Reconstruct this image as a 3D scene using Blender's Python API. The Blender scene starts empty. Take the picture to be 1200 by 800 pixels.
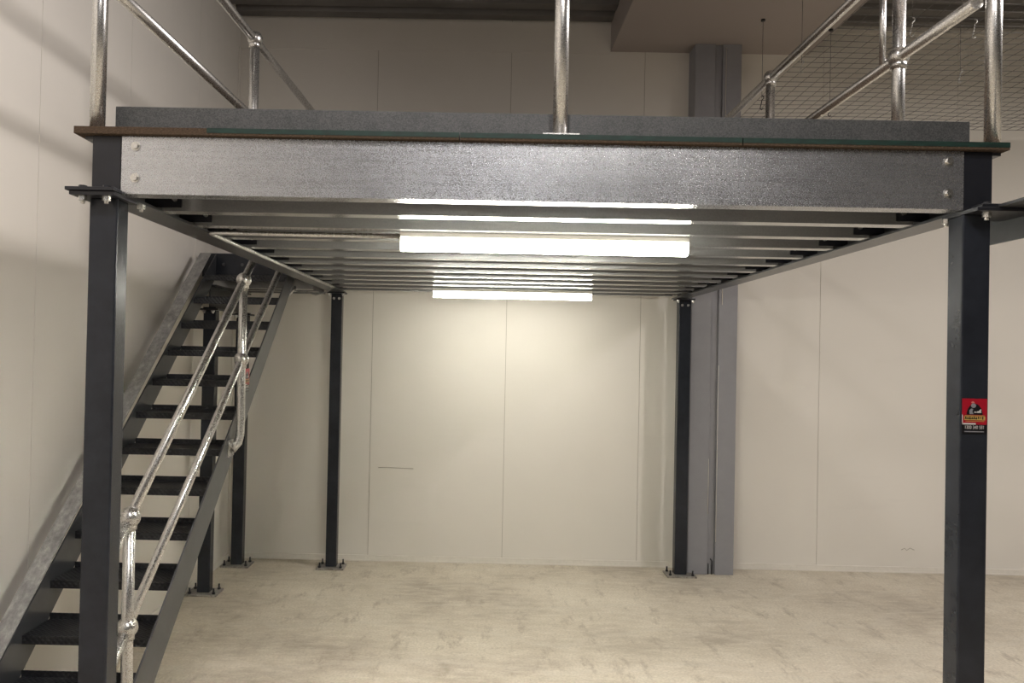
import bpy, bmesh, math, random
from mathutils import Vector, Matrix
random.seed(4)
C = bpy.context.scene.collection
PI = math.pi

# ------------------------------------------------------------------ helpers
class MB:
    def __init__(s): s.bm = bmesh.new()
    def box(s, x0, x1, y0, y1, z0, z1, mi=0):
        v = [s.bm.verts.new(p) for p in ((x0,y0,z0),(x1,y0,z0),(x1,y1,z0),(x0,y1,z0),(x0,y0,z1),(x1,y0,z1),(x1,y1,z1),(x0,y1,z1))]
        for f in ((0,3,2,1),(4,5,6,7),(0,1,5,4),(1,2,6,5),(2,3,7,6),(3,0,4,7)):
            g = s.bm.faces.new([v[i] for i in f]); g.material_index = mi
        return s
    def prism(s, pts, axis, a0, a1, mi=0):
        """extrude a closed 2D outline along an axis; pts are (u, v) on the other two axes"""
        def mk(u, v, a):
            return {'x': (a,u,v), 'y': (u,a,v), 'z': (u,v,a)}[axis]
        A = [s.bm.verts.new(mk(u,v,a0)) for u, v in pts]
        B = [s.bm.verts.new(mk(u,v,a1)) for u, v in pts]
        n = len(pts)
        fs = [s.bm.faces.new(A), s.bm.faces.new(B[::-1])]
        for i in range(n):
            fs.append(s.bm.faces.new((A[i], B[i], B[(i+1)%n], A[(i+1)%n])))
        for f in fs: f.material_index = mi
        return s
    def tube(s, pts, r, n=14, caps=True):
        pts = [Vector(p) for p in pts]
        rings = []
        up = None
        for i, p in enumerate(pts):
            if i == 0: d = pts[1]-p
            elif i == len(pts)-1: d = p-pts[i-1]
            else: d = (pts[i+1]-p).normalized()+(p-pts[i-1]).normalized()
            d.normalize()
            if up is None:
                up = Vector((0,0,1)) if abs(d.z) < .9 else Vector((0,1,0))
            a = d.cross(up).normalized(); b = a.cross(d).normalized(); up = b
            rings.append([s.bm.verts.new(p + r*(math.cos(t)*a+math.sin(t)*b)) for t in [2*PI*k/n for k in range(n)]])
        for i in range(len(rings)-1):
            for k in range(n):
                f = s.bm.faces.new((rings[i][k], rings[i][(k+1)%n], rings[i+1][(k+1)%n], rings[i+1][k])); f.smooth = True
        if caps:
            s.bm.faces.new(rings[0][::-1]); s.bm.faces.new(rings[-1])
        return s
    def ball(s, p, r, sc=(1,1,1)):
        m = Matrix.Translation(p) @ Matrix.Diagonal((*sc,1))
        g = bmesh.ops.create_uvsphere(s.bm, u_segments=20, v_segments=12, radius=r, matrix=m)
        for v in g['verts']:
            for f in v.link_faces: f.smooth = True
        return s
    def hexa(s, p, r, h, axis='z'):
        """hexagonal bolt head or nut starting at p and reaching h along the axis"""
        pts = [(r*math.cos(PI/3*k+.3), r*math.sin(PI/3*k+.3)) for k in range(6)]
        x, y, z = p
        if axis == 'z': return s.prism([(x+a, y+b) for a, b in pts], 'z', z, z+h)
        if axis == 'y': return s.prism([(x+a, z+b) for a, b in pts], 'y', y, y+h)
        return s.prism([(y+a, z+b) for a, b in pts], 'x', x, x+h)
    def build(s, name, mat, parent=None, bevel=0, mats=None):
        bmesh.ops.recalc_face_normals(s.bm, faces=s.bm.faces[:])
        me = bpy.data.meshes.new(name); s.bm.to_mesh(me); s.bm.free()
        for m in (mats or [mat]): me.materials.append(m)
        o = bpy.data.objects.new(name, me); C.objects.link(o)
        if parent is not None:
            o.parent = parent
            o.matrix_parent_inverse = Matrix.Identity(4)
            o.location = -parent.location if parent.type == 'EMPTY' else (0,0,0)
        if bevel:
            b = o.modifiers.new('edge', 'BEVEL'); b.width = bevel; b.segments = 2; b.limit_method = 'ANGLE'
            b.harden_normals = False
        return o

def thing(name, loc, label, cat, group=None):
    o = bpy.data.objects.new(name, None); C.objects.link(o)
    o.location = loc; o.empty_display_size = .1
    tag(o, label, cat, group); return o
def tag(o, label, cat, group=None):
    o['label'] = label; o['category'] = cat
    if group: o['group'] = group
    return o
def struct(o): o['kind'] = 'structure'; return o

# ------------------------------------------------------------------ materials
class NT:
    def __init__(s, name):
        s.m = bpy.data.materials.new(name); s.m.use_nodes = True
        s.t = s.m.node_tree; s.b = s.t.nodes['Principled BSDF']
    def n(s, ty, **kw):
        o = s.t.nodes.new(ty)
        for k, v in kw.items():
            if k in o.inputs: o.inputs[k].default_value = v
            else: setattr(o, k, v)
        return o
    def l(s, a, b): s.t.links.new(a, b)
    def coords(s, scale=(1,1,1)):
        g = s.n('ShaderNodeNewGeometry'); mp = s.n('ShaderNodeMapping'); mp.inputs['Scale'].default_value = scale
        s.l(g.outputs['Position'], mp.inputs['Vector']); return mp.outputs[0]
    def noise(s, vec, scale, detail=4, rough=.55):
        o = s.n('ShaderNodeTexNoise'); o.inputs['Scale'].default_value = scale; o.inputs['Detail'].default_value = detail
        o.inputs['Roughness'].default_value = rough; s.l(vec, o.inputs['Vector']); return o.outputs['Fac']
    def ramp(s, fac, stops):
        o = s.n('ShaderNodeValToRGB'); e = o.color_ramp.elements
        while len(e) < len(stops): e.new(.5)
        for i, (p, c) in enumerate(stops):
            e[i].position = p; e[i].color = (*c, 1) if len(c) == 3 else c
        s.l(fac, o.inputs[0]); return o.outputs[0]
    def mix(s, fac, a, b, mode='MIX'):
        o = s.n('ShaderNodeMix', data_type='RGBA', blend_type=mode)
        for sock, v in ((o.inputs[0], fac), (o.inputs[6], a), (o.inputs[7], b)):
            if hasattr(v, 'is_linked'): s.l(v, sock)
            else: sock.default_value = v if not isinstance(v, tuple) else (*v, 1)[:4]
        return o.outputs[2]
    def bump(s, h, strength=.2, dist=.01):
        o = s.n('ShaderNodeBump'); o.inputs['Strength'].default_value = strength; o.inputs['Distance'].default_value = dist
        s.l(h, o.inputs['Height']); s.l(o.outputs[0], s.b.inputs['Normal'])
    def base(s, c):
        if hasattr(c, 'is_linked'): s.l(c, s.b.inputs['Base Color'])
        else: s.b.inputs['Base Color'].default_value = (*c, 1)
    def pr(s, **kw):
        for k, v in kw.items():
            i = s.b.inputs[k.replace('_', ' ')]
            if hasattr(v, 'is_linked'): s.l(v, i)
            else: i.default_value = v
        return s.m

def g3(v): return (v, v, v)

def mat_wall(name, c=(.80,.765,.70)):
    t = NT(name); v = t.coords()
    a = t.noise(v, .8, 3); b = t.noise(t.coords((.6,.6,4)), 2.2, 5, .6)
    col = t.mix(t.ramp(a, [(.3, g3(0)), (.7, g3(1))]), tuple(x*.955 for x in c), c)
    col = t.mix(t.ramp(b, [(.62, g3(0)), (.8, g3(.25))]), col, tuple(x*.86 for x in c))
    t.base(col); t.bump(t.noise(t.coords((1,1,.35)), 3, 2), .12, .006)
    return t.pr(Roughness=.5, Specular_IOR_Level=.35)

def mat_galv(name, c0, c1, rough=(.28,.45), spangle=55, metal=.9, streak=(1,1,1), bump=.1, aniso=None):
    t = NT(name)
    vor = t.n('ShaderNodeTexVoronoi'); vor.inputs['Scale'].default_value = spangle
    t.l(t.coords(), vor.inputs['Vector'])
    sep = t.n('ShaderNodeSeparateColor'); t.l(vor.outputs['Color'], sep.inputs[0])
    st = t.noise(t.coords(streak), 18, 6, .65)
    big = t.noise(t.coords(), 2.5, 4)
    f = t.mix(.5, sep.outputs[0], st)
    f = t.mix(.3, f, big)
    bw = t.n('ShaderNodeRGBToBW'); t.l(f, bw.inputs[0])
    t.base(t.ramp(bw.outputs[0], [(.3, c0), (.68, c1)]))
    mr = t.n('ShaderNodeMapRange'); mr.inputs[1].default_value = .3; mr.inputs[2].default_value = .7
    mr.inputs[3].default_value = rough[0]; mr.inputs[4].default_value = rough[1]
    t.l(bw.outputs[0], mr.inputs[0])
    t.bump(bw.outputs[0], bump, .002)
    return t.pr(Metallic=metal, Roughness=mr.outputs[0])

def brushed(m, strength):
    t = m.node_tree; b = t.nodes['Principled BSDF']; bu = [n for n in t.nodes if n.type == 'BUMP'][0]
    g = t.nodes.new('ShaderNodeNewGeometry'); mp = t.nodes.new('ShaderNodeMapping'); mp.inputs['Scale'].default_value = (1.2, 22, 26)
    n = t.nodes.new('ShaderNodeTexNoise'); n.inputs['Scale'].default_value = 14; n.inputs['Detail'].default_value = 5; n.inputs['Roughness'].default_value = .7
    t.links.new(g.outputs['Position'], mp.inputs['Vector']); t.links.new(mp.outputs[0], n.inputs['Vector'])
    b2 = t.nodes.new('ShaderNodeBump'); b2.inputs['Strength'].default_value = strength; b2.inputs['Distance'].default_value = .0006
    t.links.new(n.outputs['Fac'], b2.inputs['Height']); t.links.new(bu.outputs[0], b2.inputs['Normal']); t.links.new(b2.outputs[0], b.inputs['Normal'])
    return m
def mat_paint(name, c, rough=.38, spec=.5, var=.25, bump=.04):
    t = NT(name); a = t.noise(t.coords(), 6, 6, .65)
    t.base(t.ramp(a, [(.3, tuple(x*(1-var) for x in c)), (.75, tuple(x*(1+var) for x in c))]))
    t.bump(t.noise(t.coords(), 90, 2), bump, .001)
    return t.pr(Roughness=rough, Specular_IOR_Level=spec)

def mat_flat(name, c, rough=.5, **kw):
    t = NT(name); a = t.noise(t.coords(), 40, 2)
    t.base(t.ramp(a, [(.3, tuple(x*.94 for x in c)), (.7, c)]))
    return t.pr(Roughness=rough, **kw)

M = {}
M['wall'] = mat_wall('cool_room_panel')
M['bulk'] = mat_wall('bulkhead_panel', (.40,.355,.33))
M['trim'] = mat_flat('panel_trim', (.80,.76,.69), .4)
M['seam'] = mat_flat('seam_sealant', (.42,.38,.32), .6)
M['galv_joist'] = mat_galv('galvanised_joist', (.42,.43,.45), (.62,.63,.65), (.22,.30), 520, .86, (.12,3,5), .22)
brushed(M['galv_joist'], .5)
M['galv_toe'] = mat_galv('galvanised_toe_plate', (.045,.05,.05), (.12,.12,.12), (.5,.62), 300, .3, (1,1,1), .1)
M['tube'] = mat_galv('galvanised_tube', (.62,.62,.60), (.72,.71,.69), (.24,.32), 500, .93, (3,3,.6), .012)
M['joist'] = mat_galv('galvanised_floor_joist', (.50,.505,.50), (.60,.605,.60), (.18,.26), 300, .72, (.25,3,4), .01)
M['ball'] = mat_galv('cast_ball_fitting', (.56,.55,.53), (.70,.69,.66), (.25,.33), 300, .95, (1,1,1), .03)
M['bolt'] = mat_galv('zinc_bolt', (.60,.59,.56), (.72,.71,.68), (.25,.35), 500, .95)
M['navy'] = mat_paint('navy_steel_paint', (.021,.024,.031), .26, .32)
M['grey'] = mat_paint('charcoal_steel_paint', (.05,.053,.058), .3, .5)
M['grey'].node_tree.nodes['Principled BSDF'].inputs['IOR'].default_value = 1.6
M['black'] = mat_paint('black_steel', (.012,.013,.018), .4, .5)
M['plate'] = mat_galv('zinc_base_plate', (.22,.20,.18), (.45,.42,.38), (.4,.6), 60, .5)
M['column'] = mat_paint('grey_column_paint', (.29,.29,.31), .5, .4, .06)
M['wire'] = mat_galv('mesh_wire', (.10,.095,.09), (.20,.19,.18), (.4,.5), 60, .3)
M['body'] = mat_flat('batten_body', (.62,.60,.55), .4)
M['cable'] = mat_flat('grey_cable', (.35,.35,.34), .5)

t = NT('particleboard'); v = t.coords((1,1,3))
a = t.noise(v, 120, 3); t.base(t.ramp(a, [(.3, (.035,.024,.016)), (.55, (.085,.058,.038)), (.75, (.15,.11,.075))]))
M['board'] = t.pr(Roughness=.85, Specular_IOR_Level=.2)
t = NT('green_edge_seal'); a = t.noise(t.coords((1,1,4)), 25, 5)
t.base(t.ramp(a, [(.3, (.002,.014,.010)), (.7, (.005,.036,.026))])); M['green'] = t.pr(Roughness=.6)

# stair tread : dark checker plate
t = NT('checker_plate'); v = t.coords((1,1,1))
w1 = t.n('ShaderNodeTexWave', wave_type='BANDS', bands_direction='DIAGONAL'); w1.inputs['Scale'].default_value = 22
t.l(v, w1.inputs['Vector'])
mp = t.coords((-1,1,1)); w2 = t.n('ShaderNodeTexWave', wave_type='BANDS', bands_direction='DIAGONAL'); w2.inputs['Scale'].default_value = 22
t.l(mp, w2.inputs['Vector'])
mm = t.n('ShaderNodeMath', operation='MULTIPLY'); t.l(w1.outputs['Fac'], mm.inputs[0]); t.l(w2.outputs['Fac'], mm.inputs[1])
dust = t.noise(t.coords((1,1,1)), 9, 6, .7)
col = t.mix(t.ramp(dust, [(.45, g3(0)), (.75, g3(1))]), (.010,.011,.014), (.038,.039,.040))
t.base(col); t.bump(mm.outputs[0], .7, .004); M['tread'] = t.pr(Roughness=.45)

# worn stringer flange (dusty metal)
t = NT('dusty_stringer'); a = t.noise(t.coords((1,.6,.6)), 22, 8, .75)
t.base(t.ramp(a, [(.35, (.20,.20,.195)), (.55, (.34,.335,.32)), (.75, (.60,.585,.55))]))
t.bump(a, .3, .003); M['dusty'] = t.pr(Roughness=.5, Metallic=.1)

# concrete floor
t = NT('concrete_floor'); v = t.coords()
a = t.noise(v, .9, 8, .62); b = t.noise(t.coords((1,3,1)), 5, 8, .7); c = t.noise(v, 60, 3)
col = t.ramp(a, [(.36, (.41,.355,.28)), (.5, (.585,.52,.415)), (.64, (.70,.635,.52))])
col = t.mix(t.ramp(b, [(.42, g3(.0)), (.66, g3(.6))]), col, (.76,.71,.61))
col = t.mix(t.ramp(t.noise(t.coords((2.2,.8,1)), 3.2, 9, .75), [(.54, g3(0)), (.66, g3(.75))]), col, (.36,.305,.235))
col = t.mix(t.ramp(c, [(.35, g3(.35)), (.6, g3(0))]), col, (.33,.29,.23))
# faint trowel arcs and dragged scratches
w = t.n('ShaderNodeTexWave', wave_type='RINGS'); w.inputs['Scale'].default_value = .55; w.inputs['Distortion'].default_value = 9; w.inputs['Detail'].default_value = 4
t.l(v, w.inputs['Vector'])
col = t.mix(t.ramp(w.outputs['Fac'], [(.965, g3(0)), (.995, g3(.22))]), col, (.62,.58,.50))
t.base(col); t.bump(b, .12, .004)
rr = t.ramp(b, [(.3, g3(.42)), (.7, g3(.62))]); M['floor'] = t.pr(Roughness=rr, Specular_IOR_Level=.35)

t = NT('metal_deck_ceiling'); a = t.noise(t.coords((.5,1,1)), 3, 4)
t.base(t.ramp(a, [(.3, (.13,.125,.12)), (.7, (.20,.19,.18))])); M['ceil'] = t.pr(Roughness=.45, Metallic=.3)

def emis(name, col, st):
    t = NT(name); t.base((.9,.9,.88)); t.b.inputs['Emission Color'].default_value = (*col,1); t.b.inputs['Emission Strength'].default_value = st
    return t.pr(Roughness=.4)
M['led'] = emis('led_diffuser', (1.0,.97,.86), 50.0)
def diode(m, side, down):                      # the diodes face the floor
    t = m.node_tree; g = t.nodes.new('ShaderNodeNewGeometry'); sx = t.nodes.new('ShaderNodeSeparateXYZ'); mr = t.nodes.new('ShaderNodeMapRange')
    t.links.new(g.outputs['Normal'], sx.inputs[0]); t.links.new(sx.outputs['Z'], mr.inputs[0])
    for i_, v_ in ((1, 0), (2, -1), (3, side), (4, down)): mr.inputs[i_].default_value = v_
    t.links.new(mr.outputs[0], t.nodes['Principled BSDF'].inputs['Emission Strength'])
M['led_rear'] = emis('led_diffuser_rear', (1.0,.97,.86), 20.0)
diode(M['led'], 26, 185); diode(M['led_rear'], 9, 62)

# ------------------------------------------------------------------ room
H = 1.963
DW = 7.2306; XW = -2.32; XE = 12.5; YS = -14.0; ZC = 5.10
struct(MB().box(XW-.1, XE+.1, YS-.1, DW+.1, -.1, 0).build('floor', M['floor']))

# panel walls with real recessed seams
def panel_wall(name, along, seams, lo, hi, face, thick, z0, z1, mat):
    mb = MB(); g = .0022
    e = [lo]+sorted(s for s in seams if lo < s < hi)+[hi]
    for a, b in zip(e[:-1], e[1:]):
        a2 = a+g if a != lo else a; b2 = b-g if b != hi else b
        if along == 'x': mb.box(a2, b2, face, face+thick, z0, z1)
        else: mb.box(face, face+thick, a2, b2, z0, z1)
    if along == 'x': mb.box(lo, hi, face+.006*(1 if thick > 0 else -1), face+thick, z0, z1, 1)
    else: mb.box(face+.006*(1 if thick > 0 else -1), face+thick, lo, hi, z0, z1, 1)
    return struct(mb.build(name, None, mats=[mat, M['seam']]))
panel_wall('wall_back', 'x', [-1.012, .248, 1.508, 3.19, 4.45, 5.7, 6.95], XW-.1, XE+.1, DW, .1, 0, ZC+.1, M['wall'])
mb = MB(); e = [YS]+[YS+1.25*k for k in range(1,14)]+[3.98, 5.00, 6.20]+[DW]
for a, b in zip(e[:-1], e[1:]): mb.box(XW-.1, XW, a+.002, b-.002, 0, ZC+.1)
mb.box(XW-.1, XW-.006, YS, DW, 0, ZC+.1, 1)
struct(mb.build('wall_left', None, mats=[M['wall'], M['seam']]))
struct(MB().box(XE, XE+.1, YS, DW, 0, ZC+.1).build('wall_right', M['ceil']))
struct(MB().box(XW-.1, XE+.1, YS-.1, YS, 0, ZC+.1).build('wall_front', M['ceil']))
# ribbed metal ceiling, ribs run left to right
pts = []; y = YS-.05; k = 0
while y < DW+.05:
    pts += [(y, ZC), (y+.12, ZC), (y+.135, ZC+.045), (y+.225, ZC+.045)]; y += .24
pts += [(DW+.09, ZC+.09), (YS-.05, ZC+.09)]
struct(MB().prism(pts, 'x', XW-.1, XE+.1).build('ceiling', M['ceil']))
# flashing strip at the head of the back wall, floor track, corner flashing
mb = MB(); mb.box(XW, 1.18, DW-.006, DW+.001, ZC-.29, ZC-.002); mb.box(3.04, XE, DW-.006, DW+.001, ZC-.05, ZC-.002)
struct(mb.build('trim_1', M['wall']))
mb = MB(); mb.box(XW, 1.92, DW-.014, DW, 0, .052); mb.box(2.345, XE, DW-.014, DW, 0, .052)
mb.box(XW, 1.92, DW-.022, DW, 0, .012); mb.box(2.345, XE, DW-.022, DW, 0, .012)
struct(mb.build('baseboard_back', M['trim']))
struct(MB().box(XW, XW+.014, YS, DW-.02, 0, .052).build('baseboard_left', M['trim']))
mb = MB(); mb.box(XW, XW+.085, DW-.008, DW, .052, ZC-.3); mb.box(XW, XW+.008, DW-.06, DW, .052, ZC-.3)
struct(mb.build('trim_2', M['trim'], bevel=.002))
# dropped bulkhead running towards the viewer over the steel column
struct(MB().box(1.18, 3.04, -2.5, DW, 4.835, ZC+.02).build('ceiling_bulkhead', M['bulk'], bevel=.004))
# column: two grey boxes with a recess between them
mb = MB(); mb.box(1.922, 2.105, 7.005, DW, 0, 4.835); mb.box(2.172, 2.342, 7.005, DW, 0, 4.835); mb.box(2.105, 2.172, 7.03, DW, 0, 4.835)
col = thing('building_column', (2.13, 7.1, 0), 'wide grey painted building column standing against the back wall', 'column')
mb.build('shaft', M['column'], col, bevel=.004)
mb = MB(); mb.tube([(2.118,7.02,.0),(2.118,7.02,.10)], .005, 8); mb.tube([(2.150,7.02,.0),(2.150,7.02,.12),(2.135,7.015,.14)], .005, 8)
mb.build('hold_down_wire', M['black'], col)
MB().tube([(2.175,7.0,.3),(2.175,7.0,1.9)], .0025, 6).tube([(2.10,7.0,.55),(2.10,7.0,1.05)], .0025, 6).tube([(2.20,7.0,2.45),(2.20,7.0,4.8)], .003, 6).build('sealant_bead', M['trim'], col)

# scuffs on the back wall (thin dirt marks with a shape of their own)
def scuff(name, pts, r, label):
    o = MB().tube(pts, r, 5).build(name, M['seam']); tag(o, label, 'mark'); return o
yy = DW-.001
scuff('scuff_mark', [(-.93,yy,.872),(-.85,yy,.874),(-.74,yy,.871),(-.60,yy,.868)], .0035, 'long thin brown scuff on the back wall left of the middle seam')
scuff('scuff_mark', [(3.98,yy,.21),(4.01,yy,.225),(4.03,yy,.205),(4.06,yy,.228),(4.10,yy,.21)], .003, 'small squiggly scuff low on the back wall beside the right front post')

# ------------------------------------------------------------------ mezzanine: posts
def anchor(mb, x, y, z=.016):
    mb.hexa((x,y,z), .013, .014); mb.tube([(x,y,z+.012),(x,y,z+.045)], .007, 8)
def post(x0, x1, y0, ztop, label, grp=None, depth=.085, base_dx=.075, base_y=(-.06,.13), nuts_top=None):
    cx = (x0+x1)/2; cy = y0+depth/2
    r = thing('steel_post', (cx, cy, 0), label, 'post', grp)
    mb = MB(); mb.box(x0, x1, y0, y0+depth, .015, ztop)
    mb.build('shaft', M['navy'], r, bevel=.006)
    bx0, bx1, by0, by1 = x0-base_dx, x1+base_dx, y0+base_y[0], y0+base_y[1]
    bp = MB().box(bx0, bx1, by0, by1, .001, .016).build('base_plate', M['plate'], r, bevel=.002)
    for sx in (bx0+.03, bx1-.03):
        for sy in (by0+.03, by1-.03):
            m2 = MB(); anchor(m2, sx, sy); m2.build('anchor_bolt', M['black'], bp)
    return r
ZB = 2.494                                   # underside of the beams
pL = post(-1.376, -1.276, 2.673, ZB-.014, 'tall dark navy front post at left, before the staircase')
pR = post(1.668, 1.765, 2.673, ZB-.014, 'tall dark navy front post at right bearing the red sticker')
pBL = post(-1.350, -1.252, 6.93, ZB-.014, 'rear navy post under the deck at left, standing clear of the stairs')
pBR = post(1.790, 1.900, 6.93, ZB-.014, 'rear navy post under the deck standing beside the grey column')
pS1 = post(-2.213, -2.113, 6.12, 2.265, 'navy landing post rising behind the stair treads, nearer of two', 'landing posts')
pS2 = post(-2.207, -2.105, 6.93, 2.265, 'navy landing post in the rear left corner of the room', 'landing posts')
def cap(r, x0, x1, y0, y1, z0, z1, bolts):
    cp_ = MB().box(x0, x1, y0, y1, z0, z1).build('cap_plate', M['black'], r, bevel=.0015)
    for bx, by in bolts:
        m2 = MB(); m2.hexa((bx,by,z0-.016), .014, .016); m2.tube([(bx,by,z0-.026),(bx,by,z0-.012)], .0075, 8)
        m2.build('cap_bolt', M['bolt'], cp_)
cap(pL, -1.418, -1.262, 2.615, 2.80, ZB-.014, ZB-.001, [(-1.383,2.64),(-1.300,2.64),(-1.250+.005,2.80-.012)])
cap(pR, 1.672, 1.90, 2.60, 2.80, ZB-.014, ZB-.001, [(1.725,2.635),(1.672-.0,2.775)])
cap(pBL, -1.385, -1.225, 6.89, 7.04, ZB-.014, ZB-.001, [(-1.238,6.91),(-1.365,6.91)])
cap(pBR, 1.765, 1.925, 6.89, 7.04, ZB-.014, ZB-.001, [(1.778,6.91),(1.912,6.91)])
cap(pS1, -2.245, -2.085, 6.08, 6.24, 2.265, 2.279, [(-2.20,6.10),(-2.13,6.10)])
cap(pS2, -2.245, -2.075, 6.90, 7.05, 2.265, 2.279, [(-2.20,6.92),(-2.12,6.92)])
for p, x0, x1, bs in ((pL, -1.428, -1.258, ((-1.383,2.64),(-1.300,2.64))), (pR, 1.690, 1.885, ((1.725,2.635),))):
    MB().box(x0, x1, 2.605, 2.664, ZB, ZB+.012).build('beam_foot_plate', M['black'], p, bevel=.0015)
    for x, y in bs:
        m2 = MB(); m2.hexa((x,y,ZB+.012), .014, .010); m2.build('cap_bolt', M['black'], p)
for p, xs in ((pBL, (-1.325,-1.277)), (pBR, (1.818,1.872))):
    for x in xs:
        m2 = MB(); m2.hexa((x,6.922,2.435), .012, .010, 'y'); m2.build('face_bolt', M['bolt'], p)

# ------------------------------------------------------------------ side beams (I section)
def ibeam(name, c, w, y0, y1, z0, z1, mat, label, endplate=None, dx=0.0, tf=.011, tw=.008):
    r = thing(name, (c, y0, z0), label, 'beam')
    pts = [(c-w/2,z0),(c+w/2,z0),(c+w/2,z0+tf),(c+tw/2,z0+tf),(c+tw/2,z1-tf),(c+w/2,z1-tf),(c+w/2,z1),(c-w/2,z1),(c-w/2,z1-tf),(c-tw/2,z1-tf),(c-tw/2,z0+tf),(c-w/2,z0+tf)]
    mb = MB(); mb.prism(pts, 'y', y0, y1)
    for v in mb.bm.verts: v.co.x += dx*(v.co.y-y0)/(y1-y0)
    mb.build('web_and_flanges', mat, r)
    if endplate:
        MB().box(endplate[0], endplate[1], y0-.008, y0, z0+.001, z1-.001).build('end_plate', M['black'], r)
    return r
BT = 2.699
ibeam('side_beam', -1.335, .135, 2.683, 7.05, ZB, BT, M['grey'], 'dark steel beam carrying the left side of the mezzanine deck', (-1.370,-1.272), dx=.03)
ibeam('side_beam', 1.746, .115, 2.683, 7.05, ZB, BT, M['grey'], 'dark steel beam carrying the right side of the mezzanine deck', (1.6685,1.768), dx=.06)
# angle beam that leaves the right front post towards the viewer
r = thing('angle_beam', (1.83, 2.6, ZB), 'dark steel angle beam leaving the right front post at the picture edge', 'beam')
r.location = (1.83, .3, 2.404)
MB().prism([(1.745,2.494),(1.885,2.494),(1.885,2.404),(1.893,2.404),(1.893,2.503),(1.745,2.503)], 'y', .3, 2.90).build('angle_section', M['grey'], r)
MB().tube([(1.8835,2.59,2.452),(1.8835,2.575,2.460),(1.8835,2.568,2.450),(1.8835,2.580,2.440),(1.8835,2.59,2.432),(1.8835,2.57,2.428)], .0018, 5).build('chalk_mark', M['trim'], r)

# ------------------------------------------------------------------ joists (C section, closed side to the viewer)
def c_section(y, z0, z1, t=.0022, fl=.072, lip=.018):
    return [(y,z0),(y+fl,z0),(y+fl,z0+lip),(y+fl-t,z0+lip),(y+fl-t,z0+t),(y+t,z0+t),(y+t,z1-t),(y+fl-t,z1-t),(y+fl-t,z1-lip),(y+fl,z1-lip),(y+fl,z1),(y,z1)]
JX0, JX1 = -1.262, 1.690
def bolt_head(x, y, z, parent, name='bolt'):
    m = MB(); m.tube([(x,y,z),(x,y-.003,z)], .0165, 16); m.hexa((x,y-.011,z), .0115, .009, 'y')
    return m.build(name, M['bolt'], parent)
r = thing('front_joist', (.2, 2.673, 2.498), 'wide bright galvanised joist closing the front of the mezzanine', 'joist')
MB().prism(c_section(2.671, 2.496, 2.698, fl=.075), 'x', -1.266, 1.668).build('channel', M['galv_joist'], r)
for x in (-1.217, 1.615):
    for z in (2.663, 2.552): bolt_head(x, 2.671, z, r)
ords = ['first','second','third','fourth','fifth','sixth','seventh','eighth','ninth','tenth','eleventh','twelfth']
proto = None
def joist_parts(r):
    """channel plus the navy cleats and bolts at both ends, built about y = 0"""
    out = []
    out.append((MB().prism(c_section(0, 2.500, 2.698), 'x', JX0, JX1), 'channel', M['joist']))
    for s in (-1, 1):
        xa, xb = (-1.331, -1.185) if s < 0 else (1.62, 1.768)
        out.append((MB().box(xa, xb, -.007, -.001, 2.513, 2.685), 'cleat', M['black']))
        for z in (2.64, 2.545):
            x = xb-.025 if s < 0 else xa+.025
            m = MB(); m.hexa((x,-.016,z), .010, .009, 'y'); out.append((m, 'bolt', M['bolt']))
    return out
ys = [2.673+.342*k for k in range(1, 13)]
for i, y in enumerate(ys):
    last = ' nearest the back wall' if i == 11 else ''
    lab = 'galvanised joist spanning under the deck, %s one behind the wide front joist' % ords[i]
    r = bpy.data.objects.new('floor_joist', None); C.objects.link(r); r.location = (.2, y, 2.5)
    tag(r, lab, 'joist', 'floor joists under the mezzanine deck')
    if proto is None:
        proto = r
        for m, n, mt in joist_parts(r):
            o = m.build(n, mt)
            if n == 'bolt': o.parent = cleat
            else:
                o.parent = r; o.location = (-.2, 0, -2.5)
                if n == 'cleat': cleat = o
        kids = [c for c in bpy.data.objects if c.parent == r]
        subs = {k.name: [c for c in bpy.data.objects if c.parent == k] for k in kids}
    else:
        for ch in kids:
            c2 = ch.copy(); C.objects.link(c2); c2.parent = r
            for g in subs[ch.name]:
                c3 = g.copy(); C.objects.link(c3); c3.parent = c2

# ------------------------------------------------------------------ deck boards
def board(x0, x1, y0, y1, green, label):
    r = thing('deck_board', ((x0+x1)/2, y0, 2.7), label, 'deck board', 'particleboard sheets of the deck')
    zt = 2.7255
    MB().box(x0, x1, y0, y1, 2.700, zt).build('sheet', M['board'], r, bevel=.0015)
    if green is not None:
        g0, g1 = green
        mb = MB(); mb.box(g0, g1, y0-.0012, y0+.01, 2.7085, zt+.0006)
        mb.build('painted_edge', M['green'], r)
    return r
board(-1.426, -.085, 2.650, 7.02, (-.962, -.085), 'left deck sheet with bare brown edge, green only on its inner half')
board(-.082, .893, 2.650, 7.02, (-.082, .893), 'middle deck sheet under the centre upright with green painted edge')
board(.896, 1.813, 2.650, 7.02, (.896, 1.813), 'right deck sheet with green painted edge above the sticker post')
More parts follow.
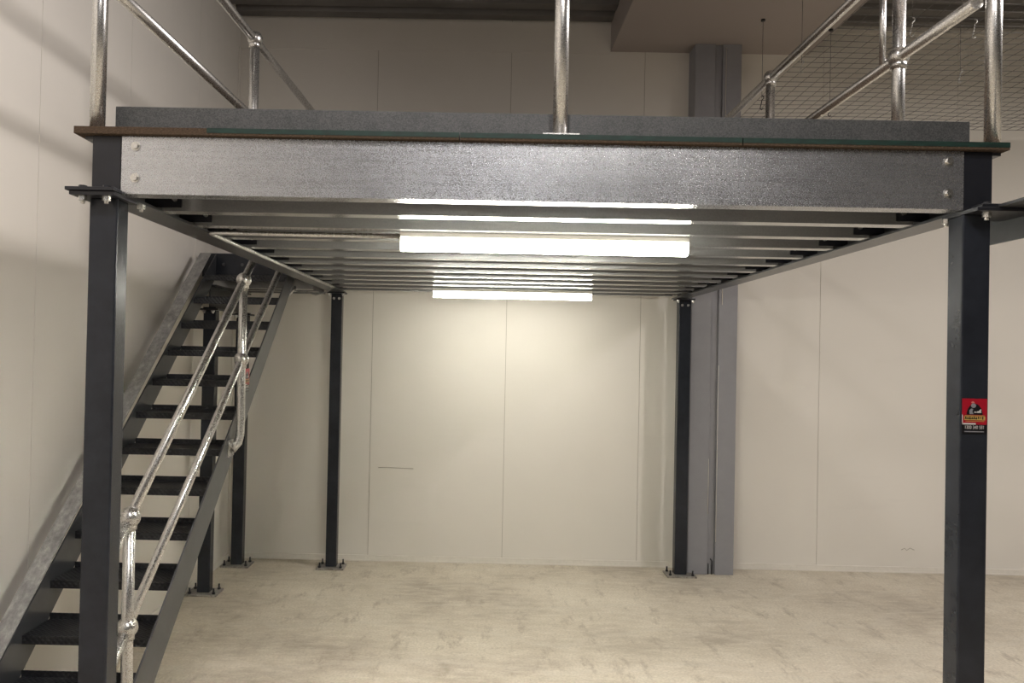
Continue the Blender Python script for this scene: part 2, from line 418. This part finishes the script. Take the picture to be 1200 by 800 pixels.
# landing deck and frame on the left, at the head of the stairs
o = MB().box(-2.27, -1.43, 6.26, 7.05, 2.6985, 2.7235).build('landing_board', M['board'])
tag(o, 'small particleboard landing sheet at the head of the stairs', 'deck board')
r = thing('landing_trimmer', (-1.85, 6.19, 2.5), 'navy channel across the head of the stairs with bolt heads', 'beam')
MB().prism([(6.185,2.54),(6.255,2.54),(6.255,2.548),(6.193,2.548),(6.193,2.722),(6.200,2.722),(6.200,2.729),(6.185,2.729)], 'x', -2.255, -1.42).build('channel', M['navy'], r)
for x in (-2.08, -1.93, -1.55):
    m = MB(); m.hexa((x,6.176,2.64), .013, .01, 'y'); m.build('bolt', M['grey'], r)
ibeam('landing_beam', -2.165, .10, 6.12, 7.06, 2.280, 2.470, M['navy'], 'navy beam resting on the two landing posts by the left wall')
for k, y in enumerate((6.42, 6.66, 6.90)):
    o = MB().prism(c_section(y, 2.471, 2.698, fl=.06), 'x', -2.27, -1.41).build('landing_joist', M['joist'])
    tag(o, ['front','middle','rear'][k]+' galvanised joist under the stair landing', 'joist', 'joists under the stair landing')

# ------------------------------------------------------------------ toe board
r = thing('toe_board', (.2, 2.745, 2.726), 'dull galvanised toe board along the front deck edge', 'toe board')
MB().box(-1.330, 1.738, 2.752, 2.757, 2.7265, 2.8275).build('plate', M['galv_toe'], r, bevel=.001)
MB().box(-1.330, 1.738, 2.757, 2.800, 2.7265, 2.7300).build('foot_flange', M['galv_toe'], r)
m = MB(); m.ball((-1.303, 2.69, 2.728), .014, (1,1,.45)); tag(m.build('screw_head', M['bolt']), 'round bright screw head on the left deck corner', 'screw')

# ------------------------------------------------------------------ deck railings
RT = .0262
def upright(parent, x, y, z0, z1, flange=None, r=RT):
    o = MB().tube([(x,y,z0),(x,y,z1)], r, 20).build('upright', M['tube'], parent)
    if flange:
        MB().box(x-flange, x+flange, y-.045, y+.045, z0-.001, z0+.006).build('base_flange', M['tube'], parent, bevel=.001)
    return o
def ballfit(parent, p, r=.043):
    x, y, z = p
    m = MB(); m.ball(p, r); m.tube([(x,y,z-r*1.25),(x,y,z-r*.4)], RT+.006, 18)
    return m.build('ball_fitting', M['ball'], parent)
def rail(parent, pts, name, r=.0235): return MB().tube(pts, r, 18).build(name, M['tube'], parent)

fr = thing('front_railing', (.2, 2.70, 2.726), 'front guard rail with three galvanised uprights on the deck edge', 'railing')
for x in (-1.369, .268, 1.784): upright(fr, x, 2.70, 2.727, 3.70, .064 if x == .268 else None)
for z, n in ((3.71, 'top_rail'), (3.32, 'mid_rail')):
    rail(fr, [(-1.369,2.70,z),(1.784,2.70,z)], n)
    for x in (-1.369, .268, 1.784): ballfit(fr, (x,2.70,z))
def lx(y): return -1.333+(y-2.83)*.0325
lr = thing('side_railing', (-1.30, 4.2, 2.726), 'galvanised guard rail along the left deck edge, nearest the left wall', 'railing')
for z, n in ((3.690, 'top_rail'), (3.250, 'mid_rail')): rail(lr, [(lx(2.70)-.01, 2.748, z), (lx(6.0), 6.0, z)], n)
for y in (4.255, 5.95):
    upright(lr, lx(y), y, 2.727, 3.69, .05)
    for z in (3.690, 3.250): ballfit(lr, (lx(y), y, z))
rr = thing('side_railing', (1.75, 4.7, 2.726), 'galvanised guard rail along the right deck edge, before the wire mesh', 'railing')
for z, n in ((3.690, 'top_rail'), (3.255, 'mid_rail')): rail(rr, [(1.755, 2.748, z), (1.75, 6.95, z)], n)
for y in (3.253, 4.703, 6.85):
    upright(rr, 1.75, y, 2.727, 3.69, .05)
    for z in (3.690, 3.255): ballfit(rr, (1.75, y, z))
MB().tube([(1.738,3.363,3.26),(1.738,3.363,3.69)], .0135, 12).build('slim_bar', M['tube'], rr)

# ------------------------------------------------------------------ staircase
def ny(k): return 3.637+.2306*k
def nz(k): return .583+.1945*k
SL = .1945/.2306
st = thing('staircase', (-1.85, 3.0, 0), 'steep open-riser steel staircase with dark treads climbing along the left wall', 'staircase')
def zline(y): return .583+SL*(y-3.637)
def stringer_pts(up, dn, y_lo, y_hi):
    # side outline in (y, z): foot cut level with the floor, head cut plumb
    z_up = lambda y: zline(y)+up
    z_dn = lambda y: zline(y)-dn
    y_foot = 3.637+(0-.583-up)/SL
    y_foot2 = 3.637+(0-.583+dn)/SL
    return [(y_foot, .004), (y_foot2, .004), (y_hi, z_dn(y_hi)), (y_hi, min(z_up(y_hi), 2.72)), ]
UP, DN = .092, .190
pts = stringer_pts(UP, DN, 0, 6.18)
# left stringer: web plate at x=-2.14, top and bottom flange toward the wall
XL0, XL1 = -2.228, -2.140
mb = MB(); mb.prism(pts, 'x', XL1-.008, XL1); mb.build('stringer', M['grey'], st)
def flange(x0, x1, off0, off1, y_a, y_b):
    return MB().prism([(y_a, zline(y_a)+off0), (y_b, zline(y_b)+off0), (y_b, zline(y_b)+off1), (y_a, zline(y_a)+off1)], 'x', x0, x1)
yf = pts[0][0]+.02
yb = 3.637+(2.716-UP-.583)/SL
m = flange(XL0, XL1-.0081, UP-.013, UP-.001, yf, yb).build('top_flange', M['dusty'], st); m['label'] = 'dusty worn upper edge of the left stringer'
flange(XL0, XL1-.0081, -DN, -DN+.012, pts[1][0]+.02, 6.17).build('bottom_flange', M['grey'], st)
# cap of dust-grey strip on the web edge
flange(XL1-.008, XL1+.0005, UP-.006, UP+.0006, yf, yb).build('web_edge', M['dusty'], st)
# right stringer: web plate outside, flanges inward
XR = -1.500
mb = MB(); mb.prism(pts, 'x', XR-.009, XR); mb.build('stringer', M['grey'], st)
flange(XR-.030, XR-.0091, -DN, -DN+.012, pts[1][0]+.02, 6.17).build('bottom_flange', M['grey'], st)
for k in range(-2, 11):
    y, z = ny(k), nz(k)
    d = .234; th = .0045; ns = .040; lipb = .030
    prof = [(y, z-ns), (y, z), (y+d, z), (y+d, z+lipb), (y+d+th, z+lipb), (y+d+th, z-th), (y+th, z-th), (y+th, z-ns)]
    MB().prism(prof, 'x', XL1+.001, XR-.010).build('tread', M['tread'], st)
# foot plates
for x0, x1 in ((XL0, XL1), (XR-.05, XR)):
    MB().box(x0-.01, x1+.01, pts[0][0]-.03, pts[1][0]+.05, .0005, .0045).build('foot_plate', M['plate'], st)

# stair handrail
hr = thing('stair_handrail', (-1.47, 3.3, .3), 'galvanised tube handrail with ball fittings on the open side of the stairs', 'handrail')
A1 = Vector((-1.495, 3.313, 1.225)); B1 = Vector((-1.455, 4.700, 2.384))
A2 = Vector((-1.495, 3.315, .751)); B2 = Vector((-1.455, 4.689, 1.897))
d1 = (B1-A1); d2 = (B2-A2)
e1 = A1-d1*.115; e2 = A2-d2*.115
f1 = B1+d1*.55; f2 = B2+d2*.72
loop = [B1+d1*.42, B1, A1, e1]
# closing bend at the foot of the rails
for a in range(1, 7):
    t_ = a/7*PI
    c = (e1+e2)/2; hh = (e1-e2)/2
    loop.append(c + hh*math.cos(t_) + Vector((0, -.10, -.02))*math.sin(t_))
loop += [e2]
MB().tube([A1, B1+d1*.235], .0235, 18).build('top_rail', M['tube'], hr)
MB().tube([A2, B2+d2*.66], .0215, 18).build('mid_rail', M['tube'], hr)
MB().tube(loop[2:]+[A2], .0228, 18).build('end_loop', M['tube'], hr)
for p, q, foot in ((A1, A2, .36), (B1, B2, 1.36)):
    # stanchion with a swan-neck foot bolted to the stringer
    x, y = p.x, p.y
    fz = foot
    sx = XR+.008
    pts2 = [(p.x,p.y,p.z), (q.x,q.y,q.z), (q.x+.004,q.y,fz+.16), (q.x+.004,q.y-.004,fz+.08), (q.x-.004,q.y-.014,fz+.03), (sx+.006,q.y-.045,fz-.01)]
    sn = MB().tube(pts2, .025, 18).build('stanchion', M['tube'], hr)
    m = MB(); m.box(XR, XR+.009, q.y-.095, q.y-.005, fz-.05, fz+.05); m.hexa((XR+.009,q.y-.075,fz+.02), .013, .012, 'x'); m.hexa((XR+.009,q.y-.03,fz-.035), .011, .01, 'x')
    m.build('side_bracket', M['tube'], sn)
for p in (A1, B1, A2, B2):
    m = MB(); m.ball(p, .0455); m.tube([p-Vector((0,0,.052)), p-Vector((0,0,.01))], .031, 18)
    m.build('ball_fitting', M['ball'], hr)

# ------------------------------------------------------------------ batten lights
def batten(x0, x1, y, z0, z1, label, led='led'):
    r = thing('batten_light', ((x0+x1)/2, y, z0), label, 'light fitting', 'led battens under the deck')
    zm = z1-.024
    MB().box(x0, x1, y-.034, y+.034, zm, z1).build('body', M['body'], r, bevel=.003)
    w = .036
    prof = [(y-w, zm), (y-w, z0+.022), (y-w+.008, z0+.008), (y-w+.022, z0), (y+w-.022, z0), (y+w-.008, z0+.008), (y+w, z0+.022), (y+w, zm)]
    MB().prism(prof, 'x', x0+.004, x1-.004).build('diffuser', M[led], r)
    for x in (x0, x1-.004):
        MB().prism([(a, b) for a, b in prof], 'x', x, x+.004).build('end_cap', M['body'], r)
    return r
batten(-.366, .924, 3.450, 2.418, 2.4985, 'lit white batten light under the deck, nearer and larger of two')
batten(-.398, .925, 6.400, 2.424, 2.4985, 'lit white batten light under the deck, farther one near the back wall', 'led_rear')
# conduit from the nearer batten, bending along the left beam
o = MB().tube([(-.37,3.475,2.487),(-1.20,3.475,2.487),(-1.225,3.482,2.487),(-1.238,3.50,2.487),(-1.240,3.53,2.487),(-1.236,4.6,2.488),(-1.222,6.35,2.488)], .0105, 12).build('conduit', M['tube'])
tag(o, 'slim galvanised conduit bending at the left beam and following it rearwards', 'conduit')
o = MB().tube([(-1.222,6.35,2.492),(-1.30,6.50,2.46),(-1.42,6.60,2.44),(-1.50,6.65,2.462),(-1.60,6.70,2.465)], .006, 8).build('loose_cable', M['cable'])
tag(o, 'thin grey cable drooping past the rear left post top', 'cable')
o = MB().tube([(-1.55,6.14,2.39),(-1.50,6.20,2.47)], .013, 10).build('pipe_stub', M['tube'])
tag(o, 'short galvanised pipe stub behind the head of the right stringer', 'pipe')

# ------------------------------------------------------------------ stickers
STK = {k: mat_flat('sticker_'+k, c, .3) for k, c in dict(red=(.36,.008,.022), black=(.008,.008,.010), white=(.62,.60,.58), yellow=(.50,.34,.10), pink=(.62,.20,.18), blue=(.10,.11,.20), grey=(.25,.25,.27)).items()}
def text_mesh(body, size, name, mat, parent, mtx, spacing=1.0, xs=1.0):
    cu = bpy.data.curves.new(name, 'FONT'); cu.body = body; cu.size = size; cu.align_x = 'CENTER'; cu.align_y = 'CENTER'; cu.space_character = spacing
    cu.extrude = .00015
    tmp = bpy.data.objects.new(name, cu); C.objects.link(tmp)
    dg = bpy.context.evaluated_depsgraph_get(); me = bpy.data.meshes.new_from_object(tmp.evaluated_get(dg))
    bpy.data.objects.remove(tmp)
    me.name = name; me.materials.clear(); me.materials.append(mat)
    me.transform(Matrix.Diagonal((xs,1,1,1))); me.transform(mtx)
    o = bpy.data.objects.new(name, me); C.objects.link(o); o.parent = parent; o.location = -parent.location
    return o
def sticker(origin, xdir, W, HR, HB, label):
    """origin: top left corner; xdir: unit vector along the width; normal is xdir x z flipped toward the viewer"""
    o0 = Vector(origin); X = Vector(xdir); Z = Vector((0,0,1)); N = X.cross(Z)   # outwards
    r = thing('sticker', o0-Z*(HR+HB), label, 'sticker')
    base = Matrix((( X.x, Z.x, N.x, o0.x), (X.y, Z.y, N.y, o0.y), (X.z, Z.z, N.z, o0.z), (0,0,0,1)))
    def quad(name, polys, mat, d):
        bm = bmesh.new()
        for P in polys:
            vs = [bm.verts.new((a, b, d)) for a, b in P]; f = bm.faces.new(vs)
            g = bmesh.ops.extrude_face_region(bm, geom=[f])
            bmesh.ops.translate(bm, verts=[v for v in g['geom'] if isinstance(v, bmesh.types.BMVert)], vec=(0,0,.0004))
        bmesh.ops.recalc_face_normals(bm, faces=bm.faces[:])
        me = bpy.data.meshes.new(name); bm.to_mesh(me); bm.free(); me.transform(base); me.materials.append(mat)
        o = bpy.data.objects.new(name, me); C.objects.link(o); o.parent = r; o.location = -r.location; return o
    def rc(a, b, c, d): return [(a*W, -c*HR), (b*W, -c*HR), (b*W, -d*HR), (a*W, -d*HR)]
    quad('red_panel', [rc(0,1,0,1)], STK['red'], 0)
    quad('black_panel', [[(0,-HR),(W,-HR),(W,-HR-HB),(0,-HR-HB)]], STK['black'], 0)
    quad('white_edge', [rc(0,.55,.94,1), [(0,-.6*HR),(.03*W,-.66*HR),(.03*W,-HR),(0,-HR)]], STK['white'], .0005)
    dome = [(W*(.50+.32*math.cos(a)), HR*(-.62+.42*math.sin(a))) for a in [PI*k/16 for k in range(17)]]
    quad('dome_emblem', [dome], STK['black'], .0005)
    head = [(W*(.45+.10*math.cos(a)), HR*(-.27+.09*math.sin(a))) for a in [2*PI*k/12 for k in range(12)]]
    quad('figure', [head, [(.30*W,-.60*HR),(.28*W,-.46*HR),(.36*W,-.38*HR),(.44*W,-.40*HR),(.40*W,-.50*HR),(.46*W,-.60*HR)]], STK['grey'], .001)
    quad('figure_arm', [rc(.48,.58,.50,.54), rc(.60,.76,.48,.545), [(.66*W,-.47*HR),(.74*W,-.40*HR),(.77*W,-.44*HR),(.72*W,-.49*HR)]], STK['white'], .001)
    quad('hat', [[(W*(.42+.07*math.cos(a)), HR*(-.17+.06*math.sin(a))) for a in [PI*k/8 for k in range(9)]]], STK['pink'], .0015)
    quad('banner', [rc(.10,.90,.645,.665), rc(.08,.92,.68,.83), rc(.14,.88,.865,.88)], STK['yellow'], .001)
    sq = []
    for k in range(9):
        a = .12+.085*k; sq.append(rc(a, a+.045, .69+.02*(k % 2), .80-.02*((k+1) % 3)))
    sq.append(rc(.10,.60,.76,.785))
    quad('banner_marks', sq, STK['black'], .0015)
    text_mesh('1300 340 581', HB*.50, 'phone_number', STK['white'], r, base @ Matrix.Translation((W/2, -HR-HB*.30, .0006)), 1.05, W*.86/(HB*.50*6.3))
    quad('small_print', [[(.10*W,-HR-HB*.68),(.88*W,-HR-HB*.68),(.88*W,-HR-HB*.78),(.10*W,-HR-HB*.78)]], STK['grey'], .0005)
    return r
sticker((1.6735, 2.6722, 1.842), (1,0,0), .086, .090, .033, 'red and black square sticker on the right front post')
sticker((-1.4995, 4.905, 1.835), (0,1,0), .105, .105, .045, 'small red sticker with pale lettering on the right stair stringer')

# ------------------------------------------------------------------ wire mesh hung from the ceiling
ZM = 4.093
def mz(x, y): return ZM + .012*math.sin(x*2.3+.6)*math.cos(y*1.9) + .010*math.sin(y*3.1+x) - .006
mb = MB()
X0, X1, Y0, Y1 = 2.235, 5.85, 3.50, 7.00
nx = int(round((X1-X0)/.1)); nyy = int(round((Y1-Y0)/.1))
for i in range(nx+1):
    x = X0+.1*i; mb.tube([(x, Y0+(Y1-Y0)*k/24, mz(x, Y0+(Y1-Y0)*k/24)) for k in range(25)], .0021, 4)
for j in range(nyy+1):
    y = Y0+.1*j; mb.tube([(X0+(X1-X0)*k/24, y, mz(X0+(X1-X0)*k/24, y)+.003) for k in range(25)], .0021, 4)
o = mb.build('wire_mesh', M['wire']); tag(o, 'wide sheet of wire mesh hung level below the ceiling at upper right', 'wire mesh')
hang = [(2.340,6.478,'hanger wire with hook under the bulkhead, left edge of the mesh, rear one'),
        (2.345,5.689,'hanger wire with hook under the bulkhead, left edge of the mesh, front one'),
        (2.99,7.00-.35,'long plain hanger wire just right of the rear rail'),
        (3.587,5.804,'hanger wire with bright hook in the middle of the mesh right of the bulkhead'),
        (2.746,4.947,'bright-tipped hanger wire behind the mid rail fitting of the right railing'),
        (3.152,4.956,'bright-tipped hanger wire just left of the right corner upright')]
for x, y, lab in hang:
    zc = 4.834 if x < 3.04 else ZC
    r = thing('mesh_hanger', (x, y, 4.10), lab, 'hanger', 'hangers of the wire mesh')
    MB().tube([(x,y,4.165),(x,y,zc)], .0022, 6).build('wire', M['wire'], r)
    zz = mz(x, y)
    h = [(x, y, 4.185), (x+.014, y, 4.18), (x+.016, y, 4.165), (x, y, 4.15), (x-.002, y, 4.13), (x-.014, y, zz-.002), (x, y, zz-.012), (x+.012, y, zz+.002)]
    MB().tube(h, .004, 6).build('hook', M['bolt'] if y < 5.81 else M['black'], r)
    MB().tube([(x,y,zc-.015),(x,y,zc-.001)], .018, 12).build('anchor_disc', M['black'], r)
r = tag(MB().tube([(1.78,5.9,4.834),(1.78,5.9,4.815)], .022, 12).build('ceiling_sensor', M['black']), 'small dark round fitting on the bulkhead underside above the column', 'fitting')
o = MB().tube([(2.02,5.75,4.828),(2.10,4.95,4.828),(2.16,4.60,4.828)], .004, 6).build('bulkhead_cable', M['cable']); tag(o, 'thin pale cable run across the bulkhead underside', 'cable')

# ------------------------------------------------------------------ lights outside the frame: hall high bays, a flood, two added fills
def area(name, loc, size, power, col, spread=PI):
    l = bpy.data.lights.new(name, 'AREA'); l.shape = 'DISK'; l.size = size; l.energy = power; l.color = col; l.spread = spread
    o = bpy.data.objects.new(name, l); C.objects.link(o); o.location = loc; return o
area('high_bay_or_fill_lamp', (-.30, .30, 5.03), .30, 95, (1.0,.93,.92))
area('high_bay_or_fill_lamp', (4.80, 3.20, 4.60), .30, 135, (1.0,.935,.90))
area('high_bay_or_fill_lamp', (9.20, 4.40, 4.90), .90, 85, (1.0,.95,.90))  # added fill far right, lifts the lower left wall and the floor
area('high_bay_or_fill_lamp', (1.20, -1.20, 4.95), .90, 200, (1.0,.95,.90))  # added fill behind the camera, brightens left wall and floor under the deck
area('high_bay_or_fill_lamp', (.3, -7.5, 4.90), .70, 50, (.93,.95,1.0))
fl = area('flood_lamp', (3.40, 2.90, 4.20), .75, 38, (1.0,.93,.90), math.radians(90))
fl.rotation_euler = Vector((-1, .04, -.14)).to_track_quat('-Z', 'Y').to_euler()

w = bpy.data.worlds.new('world'); bpy.context.scene.world = w; w.use_nodes = True
w.node_tree.nodes['Background'].inputs[0].default_value = (.9,.9,1,1); w.node_tree.nodes['Background'].inputs[1].default_value = .02

# ------------------------------------------------------------------ camera
yaw, pitch, roll = -.0075, .0113, .0204
cyw, syw, cp, sp = math.cos(yaw), math.sin(yaw), math.cos(pitch), math.sin(pitch)
fw = Vector((syw*cp, cyw*cp, sp)); rt = Vector((cyw, -syw, 0)); u = rt.cross(fw)
r2 = rt*math.cos(roll)+u*math.sin(roll); u2 = -rt*math.sin(roll)+u*math.cos(roll)
cd = bpy.data.cameras.new('camera'); cam = bpy.data.objects.new('camera', cd); C.objects.link(cam)
mt = Matrix((r2, u2, -fw)).transposed().to_4x4(); mt.translation = (0, 0, H); cam.matrix_world = mt
cd.sensor_width = 36; cd.lens = 27.0; cd.clip_start = .02
cd.shift_x = (600-555.33)/1200; cd.shift_y = (403.75-400)/1200
bpy.context.scene.camera = cam
vs = bpy.context.scene.view_settings
vs.view_transform = 'Standard'; vs.look = 'None'; vs.gamma = 1; vs.use_curve_mapping = False
vs.exposure = 0.08
